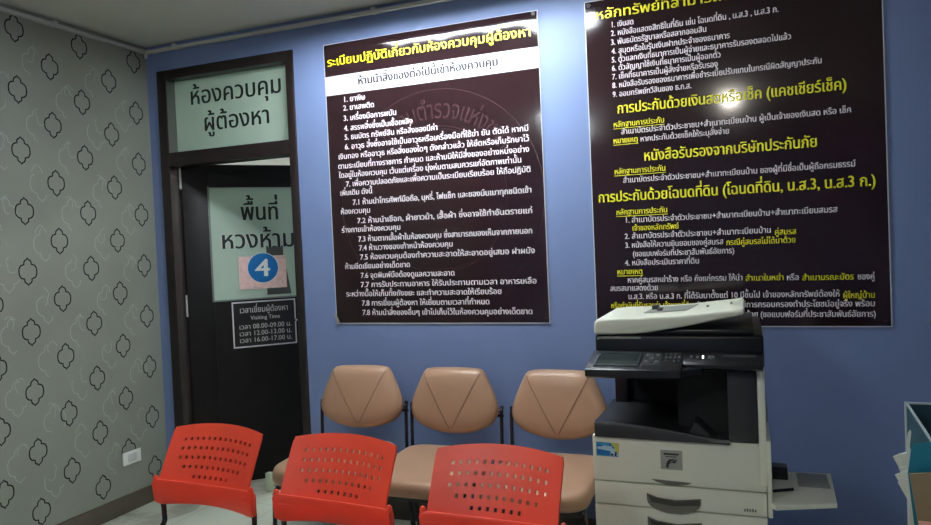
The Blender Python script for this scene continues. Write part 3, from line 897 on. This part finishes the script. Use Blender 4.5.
# body: lower block, rear block and right column leave the output cavity open to the left and front
bm = bmesh.new()
box(bm, CX0 + 0.004, CX1 - 0.004, CYF + 0.022, CYB, 0.055, 0.735, bev=0.006)
obj('body', bm, M_cream, cp)
bm = bmesh.new()
box(bm, CX0 + 0.03, 3.22, -0.47, CYB, 0.735, 0.975)
box(bm, CX0 + 0.03, 3.24, CYF + 0.05, CYB, 0.955, 0.982)
box(bm, 3.06, 3.235, CYF + 0.09, -0.47, 0.735, 0.96)
obj('output_bay', bm, M_cavity, cp)
obj('corner_post', nb(CX0 + 0.026, CX0 + 0.075, -0.52, -0.42, 0.735, 0.975, bev=0.004), M_copblack, cp)
obj('front_column', nb(3.225, 3.316, CYF - 0.006, CYB, 0.738, 0.975, bev=0.006), M_copdark, cp)
obj('side_panel', nb(3.316, 3.341, CYF - 0.002, CYB, 0.60, 0.980, bev=0.006), M_cream, cp)
# front cover with a shallow finger notch
fc = obj('front_cover', nb(CX0 - 0.003, CX1 + 0.003, CYF, CYF + 0.024, 0.579, 0.738, bev=0.005), M_cream, cp)
bm = prism(bmesh.new(), [(2.972, .5965), (3.105, .5925), (3.09, .586), (3.06, .5805), (3.02, .5805), (2.99, .588)], 'y', CYF - 0.0012, CYF + 0.002)
obj('finger_notch', bm, M_handle, fc)
bd = obj('badge', nb(3.005, 3.076, CYF - 0.004, CYF + 0.002, 0.634, 0.699, bev=0.0015), M_badge, fc)
bm = bmesh.new()
box(bm, 3.016, 3.065, CYF - 0.0050, CYF - 0.0035, 0.684, 0.690)
box(bm, 3.022, 3.058, CYF - 0.0050, CYF - 0.0035, 0.677, 0.6795)
prism(bm, smooth_path([(3.022, .642, 0), (3.030, .640, 0), (3.033, .653, 0), (3.042, .660, 0), (3.060, .668, 0), (3.050, .671, 0), (3.034, .669, 0), (3.025, .660, 0)], 3) and [(3.022, .641), (3.030, .640), (3.033, .653), (3.042, .658), (3.052, .656), (3.060, .668), (3.048, .671), (3.034, .669), (3.025, .660)], 'y', CYF - 0.0050, CYF - 0.0035)
obj('badge', bm, M_badgedark, fc).name = 'badge_emblem'
bm = tube(bmesh.new(), smooth_path([(3.036, CYF - 0.0055, .660), (3.044, CYF - 0.0065, .664), (3.058, CYF - 0.0055, .670)], 4), 0.0022, 6)
obj('badge_highlight', bm, M_chrome, fc)
def lab(bm, pts, mi, y):
    f = bm.faces.new([bm.verts.new((a, y, b)) for a, b in pts]); f.material_index = mi
bm = bmesh.new()
Y0 = CYF - 0.0006
lab(bm, [(2.787, .665), (2.862, .665), (2.866, .712), (2.787, .714)], 0, Y0)
lab(bm, [(2.787, .712), (2.835, .712), (2.828, .700), (2.787, .706)], 1, Y0 - .0003)
lab(bm, [(2.787, .690), (2.842, .682), (2.842, .700), (2.815, .703)], 2, Y0 - .0003)
lab(bm, [(2.832, .668), (2.862, .668), (2.862, .690), (2.842, .694)], 2, Y0 - .00035)
lab(bm, [(2.836, .712), (2.866, .712), (2.864, .680), (2.855, .678), (2.850, .696)], 3, Y0 - .0004)
lab(bm, [(2.850, .668), (2.856, .668), (2.858, .682), (2.852, .682)], 4, Y0 - .0005)
lab(bm, [(2.836, .669), (2.846, .669), (2.846, .675), (2.836, .675)], 4, Y0 - .0005)
lab(bm, [(2.790, .694), (2.822, .696), (2.822, .698), (2.790, .697)], 2, Y0 - .0005)
lab(bm, [(2.787, .665), (2.84, .665), (2.835, .669), (2.787, .670)], 1, Y0 - .0003)
flat('label_sticker', bm, [M_stblue, mat('mid blue label print', rgb(60, 160, 200), 0.4), M_stlight, M_styellow, M_badgedark], fc)
# paper drawers
for k, (z0, z1) in enumerate(((0.4975, 0.5745), (0.300, 0.4935), (0.085, 0.296))):
    bm = nb(CX0 - 0.002, CX1 + 0.002, CYF + 0.001, CYF + 0.024, z0, z1, bev=0.004)
    dr = obj('paper_drawer', bm, M_cream, cp)
    zt = z1 - 0.028
    outline = [(2.955, zt), (2.955, zt - .018)] + [(3.043 + 0.088 * math.cos(a), zt - .018 - 0.040 * math.sin(a)) for a in [PI - PI * j / 12 for j in range(1, 12)]] + [(3.131, zt - .018), (3.131, zt - .006)]
    hb = [(2.955, zt), (2.99, zt - .012), (3.05, zt - .017), (3.131, zt - .006), (3.131, zt - .02)] + [(3.043 + 0.088 * math.cos(a), zt - .02 - 0.042 * math.sin(a)) for a in [PI * j / 12 for j in range(1, 12)]] + [(2.955, zt - .02)]
    if k == 0: hb = [(a, max(b, z0 - 0.012)) for a, b in hb]
    hd = obj('handle', prism(bmesh.new(), hb, 'y', CYF - 0.010, CYF + 0.003, bev=0.003), M_handle, dr)
    bm = prism(bmesh.new(), [(2.962, zt - .004), (2.985, zt - .012), (3.05, zt - .018), (3.126, zt - .009), (3.126, zt - .026), (3.04, zt - .034), (2.97, zt - .026)], 'y', CYF - 0.0110, CYF - 0.0085)
    obj('grip_shade', bm, mat('painted grip shade', rgb(58, 56, 50), 0.6), dr)  # dark plate stands in for the shade inside the hand grip
    if k == 0:
        bm = bmesh.new()
        for a in range(5): box(bm, 3.265 + a * 0.008, 3.270 + a * 0.008, CYF - 0.0002, CYF + 0.003, 0.512, 0.520 + 0.002 * (a % 2))
        obj('drawer_mark', bm, M_handle, dr)
# output tray with a raised lip that drops away to the right
bm = bmesh.new()
NX = 26; rows = []
def tray_h(x):
    t = (x - 2.786) / (3.228 - 2.786)
    return 0.790 - 0.040 * max(0, min(1, (t - 0.15) / 0.75)) ** 1.4
for i in range(NX + 1):
    x = 2.786 + (3.228 - 2.786) * i / NX
    h = tray_h(x)
    pts = [(CYF - 0.014, .737), (CYF - 0.016, h - .012), (CYF - 0.012, h - .003), (CYF + 0.0, h), (CYF + 0.04, h - .004), (-0.62, h - .012), (-0.48, h - .006), (-0.48, .737)]
    zb = 0.736 - 0.004 * (i / NX)
    pts[0] = (CYF - 0.014, zb); pts[-1] = (-0.48, zb)
    rows.append([bm.verts.new((x, a, b)) for a, b in pts])
for i in range(NX):
    for k in range(8): bm.faces.new([rows[i][k], rows[i][(k + 1) % 8], rows[i + 1][(k + 1) % 8], rows[i + 1][k]])
bm.faces.new(rows[0][::-1]); bm.faces.new(rows[-1])
ot = obj('output_tray', bm, M_copdark, cp)
bm = prism(bmesh.new(), [(3.10, .757), (3.118, .798), (3.128, .797), (3.175, .752), (3.172, .742)], 'y', CYF - 0.004, -0.62, bev=0.004)
obj('tray_ridge', bm, M_copdark, ot)
# scanner unit
bm = nb(2.792, 3.342, -0.825, CYB, 0.978, 1.086, bev=0.010, seg=3)
sc_ = obj('scanner_unit', bm, M_copblack, cp)
obj('edge_strip', nb(2.800, 2.952, -0.828, -0.815, 1.073, 1.081, bev=0.002), M_slot, sc_)
obj('platen_cover', nb(2.80, 3.315, -0.81, -0.24, 1.087, 1.104, bev=0.006), M_copblack, cp)
# control panel: a sloping console that juts out at the left
bm = bmesh.new()
prism(bm, [(-0.825, .985), (-0.825, 1.031), (-0.842, 1.030), (-0.985, 1.000), (-0.994, .994), (-0.994, .972), (-0.980, .964), (-0.86, .972)], 'x', 2.786, 3.095, bev=0.005)
prism(bm, [(-0.825, .980), (-0.825, 1.030), (-0.842, 1.029), (-0.925, 1.010), (-0.930, 1.004), (-0.930, .994), (-0.915, .986)], 'x', 3.085, 3.336, bev=0.005)
prism(bm, [(-0.985, 3.09), (-0.93, 3.16), (-0.86, 3.16), (-0.86, 3.09)] and [(3.085, -0.985), (3.15, -0.93), (3.15, -0.86), (3.085, -0.86)], 'z', .974, .995, bev=0.003)
cpn = obj('control_panel', bm, M_copblack, cp)
def on_console(x0, x1, a0, a1, h, bev=0.0, bmx=None):
    """a flat piece on the sloping console; a0..a1 run from rear (0) to front (1)"""
    bmx = bmx or bmesh.new()
    p = lambda a, o: (-0.842 - 0.143 * a + 0.0, 1.0302 - 0.030 * a + o)
    prism(bmx, [p(a0, -0.002), p(a0, h), p(a1, h), p(a1, -0.002)], 'x', x0, x1, bev=bev)
    return bmx
dsp = obj('display', on_console(2.818, 2.952, 0.14, 0.86, 0.0012), M_lcd, cpn)
bm = bmesh.new()
on_console(2.812, 2.958, 0.08, 0.14, 0.004, bmx=bm); on_console(2.812, 2.958, 0.86, 0.92, 0.004, bmx=bm)
on_console(2.812, 2.818, 0.14, 0.86, 0.004, bmx=bm); on_console(2.952, 2.958, 0.14, 0.86, 0.004, bmx=bm)
obj('display_frame', bm, M_lcdframe, cpn)
obj('key_field', on_console(2.966, 3.024, 0.06, 0.82, 0.0015), M_copdark, cpn)
for i in range(3):
    for j in range(3):
        obj('key', on_console(2.973 + i * 0.017, 2.984 + i * 0.017, 0.14 + j * 0.21, 0.27 + j * 0.21, 0.003, 0.001), M_copdark if (i + j) % 2 else M_key, cpn)
for i in range(4):
    for j in range(3):
        obj('key', on_console(3.036 + i * 0.014, 3.044 + i * 0.014, 0.10 + j * 0.2, 0.2 + j * 0.2, 0.003, 0.001), M_lcdframe if j != 1 else M_key, cpn)
obj('key_lamp', on_console(3.153, 3.158, 0.22, 0.32, 0.003), M_led, cpn)
for x in (3.115, 3.134, 3.170, 3.182): obj('key', on_console(x, x + 0.009, 0.22, 0.36, 0.003, 0.001), M_key, cpn)
obj('status_bar', on_console(3.215, 3.315, 0.16, 0.24, 0.003), M_lcdframe, cpn)
# document feeder: flat on the left, underside sweeping up into the paper tray at right
top = [(2.790, 1.118), (2.793, 1.132), (2.803, 1.141), (2.85, 1.146), (2.95, 1.148), (3.10, 1.157), (3.24, 1.172), (3.276, 1.177), (3.284, 1.174), (3.287, 1.166)]
bot = [(3.282, 1.157), (3.262, 1.151), (3.18, 1.134), (3.10, 1.117), (3.04, 1.106), (2.98, 1.096), (2.93, 1.091), (2.86, 1.0885), (2.80, 1.0885), (2.791, 1.091)]
bm = prism(bmesh.new(), top + bot, 'y', -0.835, -0.40, bev=0.010, seg=3)
df = obj('document_feeder', bm, M_cream, cp)
bm = bmesh.new()
v0 = [(2.948, -0.70, 1.1495), (3.095, -0.70, 1.1585), (3.125, -0.50, 1.1605), (2.965, -0.50, 1.1508)]
bm.faces.new([bm.verts.new(p) for p in v0])
r_ = bmesh.ops.extrude_face_region(bm, geom=bm.faces[:])
bmesh.ops.translate(bm, verts=[v for v in r_['geom'] if isinstance(v, bmesh.types.BMVert)], vec=(0, 0, 0.0015))
obj('feed_recess', bm, M_slot, df)
bm = nb(2.965, 2.985, -0.60, -0.52, 1.150, 1.166, bev=0.002)
box(bm, 2.99, 3.006, -0.66, -0.60, 1.151, 1.161, bev=0.002)
obj('paper_guide', bm, M_copdark, df)
for x in (3.16, 3.24):
    obj('guide_stud', nb(x, x + .008, -0.64, -0.61, 1.160 + (x - 3.16) * .13, 1.170 + (x - 3.16) * .13, bev=0.002), M_slot, df)
# bypass tray folded out on the right
bt = obj('bypass_tray', prism(bmesh.new(), [(3.342, -0.86), (3.36, -0.885), (3.542, -0.815), (3.555, -0.505), (3.43, -0.52), (3.342, -0.51)], 'z', 0.535, 0.552, bev=0.004), M_cream, cp)
obj('tray_extension', nb(3.44, 3.538, -0.68, -0.53, 0.550, 0.5535, bev=0.001), M_slot, bt)
obj('side_guide', prism(bmesh.new(), [(-0.62, .552), (-0.62, .572), (-0.60, .59), (-0.55, .59), (-0.54, .552)], 'x', 3.36, 3.41, bev=0.003), M_copblack, bt)
obj('side_guide', tube(bmesh.new(), [(3.352, -0.76, .556), (3.42, -0.73, .558)], 0.005, 8), M_copblack, bt)
obj('tray_hinge', nb(3.338, 3.352, -0.86, -0.5, 0.50, 0.75, bev=0.003), M_cream, bt)
obj('release_lever', nb(3.339, 3.352, -0.60, -0.54, 0.74, 0.80, bev=0.004), M_slot, cp)
for x in (2.84, 3.27):
    for y in (-0.78, -0.29):
        bm = disc(bmesh.new(), (x - .012, y, 0.027), 0.027, 'x', 0.024, 20)
        box(bm, x - .016, x + .016, y - .016, y + .016, 0.03, 0.058)
        obj('caster', bm, M_copblack, cp)

# ------------------------------------------------------------------ files on the desk at the right edge
dk = empty('desk', (4.1, -1.40, 0)); tag(dk, 'brown desk carrying the teal file box and leaning papers', 'desk')
obj('desk_top', nb(3.605, 4.6, -1.68, -1.185, 0.590, 0.620, bev=0.004), M_wood, dk)
for x in (3.63, 4.53):
    for y in (-1.63, -1.22): obj('leg', nb(x, x + .04, y - .02, y + .02, 0.0, 0.591, bev=0.003), M_wood, dk)
Zd = 0.620
fb = empty('magazine_file', (3.80, -1.33, Zd)); tag(fb, 'open dark teal magazine file with pale edges at the right edge', 'file box')
obj('back_panel', nb(3.670, 3.93, -1.203, -1.199, Zd, 0.963), M_tealdark, fb)
bm = nb(3.668, 3.932, -1.2045, -1.1975, 0.961, 0.9655); box(bm, 3.6665, 3.6705, -1.2050, -1.1975, Zd, 0.9655)
obj('panel_edge', bm, M_card_edge, fb)
for x in (3.670, 3.926):
    sp = obj('side_panel', prism(bmesh.new(), [(-1.203, Zd), (-1.203, .960), (-1.470, .931), (-1.470, Zd)], 'x', x, x + 0.004), M_tealdark, fb)
    obj('pale_edge', prism(bmesh.new(), [(-1.203, .959), (-1.203, .963), (-1.472, .934), (-1.472, .930)], 'x', x - 0.0006, x + 0.0046), M_card_edge, sp)
obj('bottom_panel', nb(3.674, 3.926, -1.468, -1.203, Zd, Zd + 0.004), M_tealdark, fb)
obj('front_lip', nb(3.670, 3.93, -1.474, -1.470, Zd, 0.74), M_tealdark, fb)

def card(name, pts, y, t, m, label, cat, group=None):
    """an upright sheet of real thickness, outline pts in (x, z)"""
    return tag(obj(name, prism(bmesh.new(), pts, 'y', y - t, y), m, smooth=False), label, cat, group)
def leaning(x, z, dx, dz, w):
    """rectangle whose top left corner is (x, z), left edge running along (dx, dz) down to the desk"""
    l = math.hypot(dx, dz); dx, dz = dx / l, dz / l
    k = (z - Zd - 0.0005) / -dz
    a = (x, z); b = (x + dx * k, z + dz * k)
    n = (-dz * w, dx * w)
    return [a, b, (b[0] + n[0], b[1] + n[1]), (a[0] + n[0], a[1] + n[1])]
SH = [(3.590, .901, .026, -.055, .05, -1.484, 'topmost pale paper sheet sticking out left of the brown cardboard'),
      (3.600, .909, .012, -.050, .05, -1.490, 'upright pale paper sheet just left of the teal card'),
      (3.590, .865, .040, -.083, .06, -1.502, 'lower leaning paper sheet with its corner furthest left of the brown cardboard'),
      (3.594, .850, .036, -.074, .06, -1.508, 'lowest leaning paper sheet beside the brown cardboard'),
      (3.599, .880, .020, -.070, .06, -1.496, 'middle paper sheet tucked between the sheets left of the brown cardboard')]
for x, z, dx, dz, w, y, l in SH:
    card('paper_sheet', leaning(x, z, dx, dz, w), y, 0.0035, M_paper, l, 'paper', 'papers leaning beside the cardboard')
bm = bmesh.new()
cur = [(3.612, Zd), (3.612, .914), (3.6125, .949), (3.616, .966), (3.620, .972), (3.6215, .967), (3.618, .938), (3.621, .88), (3.64, .86), (3.66, Zd)]
card('curled_paper', cur, -1.517, 0.002, M_paper, 'white paper with a curled upper corner in front of the teal file', 'paper')
card('teal_card', [(3.632, Zd), (3.611, .877), (3.618, .930), (3.624, .944), (3.656, .950), (3.85, .952), (3.85, Zd)], -1.527, 0.003, M_teal, 'bright teal card standing behind the brown cardboard', 'card')
card('cardboard_sheet', [(3.644, Zd), (3.6105, .883), (3.650, .888), (3.83, .893), (3.83, Zd)], -1.545, 0.006, M_kraft, 'brown cardboard sheet standing in front of the teal card', 'cardboard')
card('peach_card', [(3.622, Zd), (3.622, .786), (3.640, .786), (3.80, .765), (3.80, Zd)], -1.562, 0.004, M_peach, 'peach card lowest in front of the brown cardboard', 'card')

# ------------------------------------------------------------------ lights
def area(name, loc, sx, sy, energy, col, rot=(0, 0, 0)):
    l = bpy.data.lights.new(name, 'AREA'); l.shape = 'RECTANGLE'; l.size = sx; l.size_y = sy
    l.energy = energy; l.color = col
    o = bpy.data.objects.new(name, l); COL.objects.link(o); o.location = loc; o.rotation_euler = rot
    return o
# fluorescent trough on the ceiling over the brown chairs (above the picture)
FX, FY = 1.95, -0.62
cl = empty('ceiling_light', (FX, FY, CEIL)); tag(cl, 'white fluorescent ceiling light over the brown chairs, above the picture', 'ceiling light')
bm = bmesh.new()
box(bm, FX - 0.62, FX + 0.62, FY - 0.16, FY + 0.16, CEIL - 0.012, CEIL)
for s in (-1, 1):
    box(bm, FX - 0.62, FX + 0.62, FY + s * 0.155 - 0.005, FY + s * 0.155 + 0.005, CEIL - 0.075, CEIL - 0.012)
    box(bm, FX + s * 0.615 - 0.005, FX + s * 0.615 + 0.005, FY - 0.15, FY + 0.15, CEIL - 0.075, CEIL - 0.012)
obj('trough', bm, M_lampbody, cl, smooth=False)
for s in (-1, 1):
    obj('tube', tube(bmesh.new(), [(FX - 0.58, FY + s * 0.07, CEIL - 0.045), (FX + 0.58, FY + s * 0.07, CEIL - 0.045)], 0.020, 12), M_lamp, cl)
# round bulb lamp near the viewer, the one mirrored in the right poster
bl = empty('bulb_lamp', (3.22, -3.50, CEIL)); tag(bl, 'round white ceiling bulb lamp behind the viewer', 'ceiling light')
obj('lamp_base', tube(bmesh.new(), [(3.22, -3.50, CEIL), (3.22, -3.50, CEIL - 0.05)], 0.04, 16), M_lampbody, bl)
bm = bmesh.new(); bmesh.ops.create_uvsphere(bm, u_segments=20, v_segments=12, radius=0.055)
bmesh.ops.translate(bm, verts=bm.verts, vec=(3.22, -3.50, CEIL - 0.07))
obj('bulb', bm, M_lamp2, bl)
# added fill trough behind the viewer, brightens left wall, chair fronts and copier
GX, GY = 1.62, -4.0
gl = empty('ceiling_light', (GX, GY, CEIL)); tag(gl, 'added fluorescent fill light behind the viewer', 'ceiling light')
bm = bmesh.new()
box(bm, GX - 0.16, GX + 0.16, GY - 0.62, GY + 0.62, CEIL - 0.03, CEIL)
obj('trough', bm, M_lampbody, gl, smooth=False)
for s in (-1, 1):
    obj('tube', tube(bmesh.new(), [(GX + s * 0.08, GY - 0.58, CEIL - 0.055), (GX + s * 0.08, GY + 0.58, CEIL - 0.055)], 0.014, 12), M_lamp, gl)
# inner room lamp
il = empty('ceiling_light', (1.2, 1.9, 2.75)); tag(il, 'ceiling light of the room beyond the dark door', 'ceiling light')
obj('diffuser', nb(0.9, 1.5, 1.75, 2.05, 2.70, 2.75, bev=0.004), mat('lit diffuser', rgb(255, 255, 255), 0.4, emit=(rgb(240, 245, 245), 45.0)), il)

w = bpy.data.worlds.new('world'); SC.world = w; w.use_nodes = True
w.node_tree.nodes['Background'].inputs['Color'].default_value = (0, 0, 0, 1)

# ------------------------------------------------------------------ camera
cam = bpy.data.cameras.new('camera'); co = bpy.data.objects.new('camera', cam); COL.objects.link(co)
cam.sensor_fit = 'HORIZONTAL'; cam.sensor_width = 36.0; cam.lens = 713.0 * 36.0 / 931.0
R_ = Vector((0.93116664, 0.36204031, -0.04307552)); U_ = Vector((0.03187038, 0.03686801, 0.99881181)); F_ = Vector((-0.36319824, 0.93143307, -0.0227919))
M3 = Matrix((R_, U_, -F_)).transposed()
co.matrix_world = Matrix.Translation((3.28913, -3.325, 1.41859)) @ M3.to_4x4()
cam.clip_start = 0.05
SC.camera = co
SC.view_settings.view_transform = 'Standard'; SC.view_settings.look = 'None'
SC.view_settings.gamma = 1.0; SC.view_settings.use_curve_mapping = False
SC.view_settings.exposure = 0.35
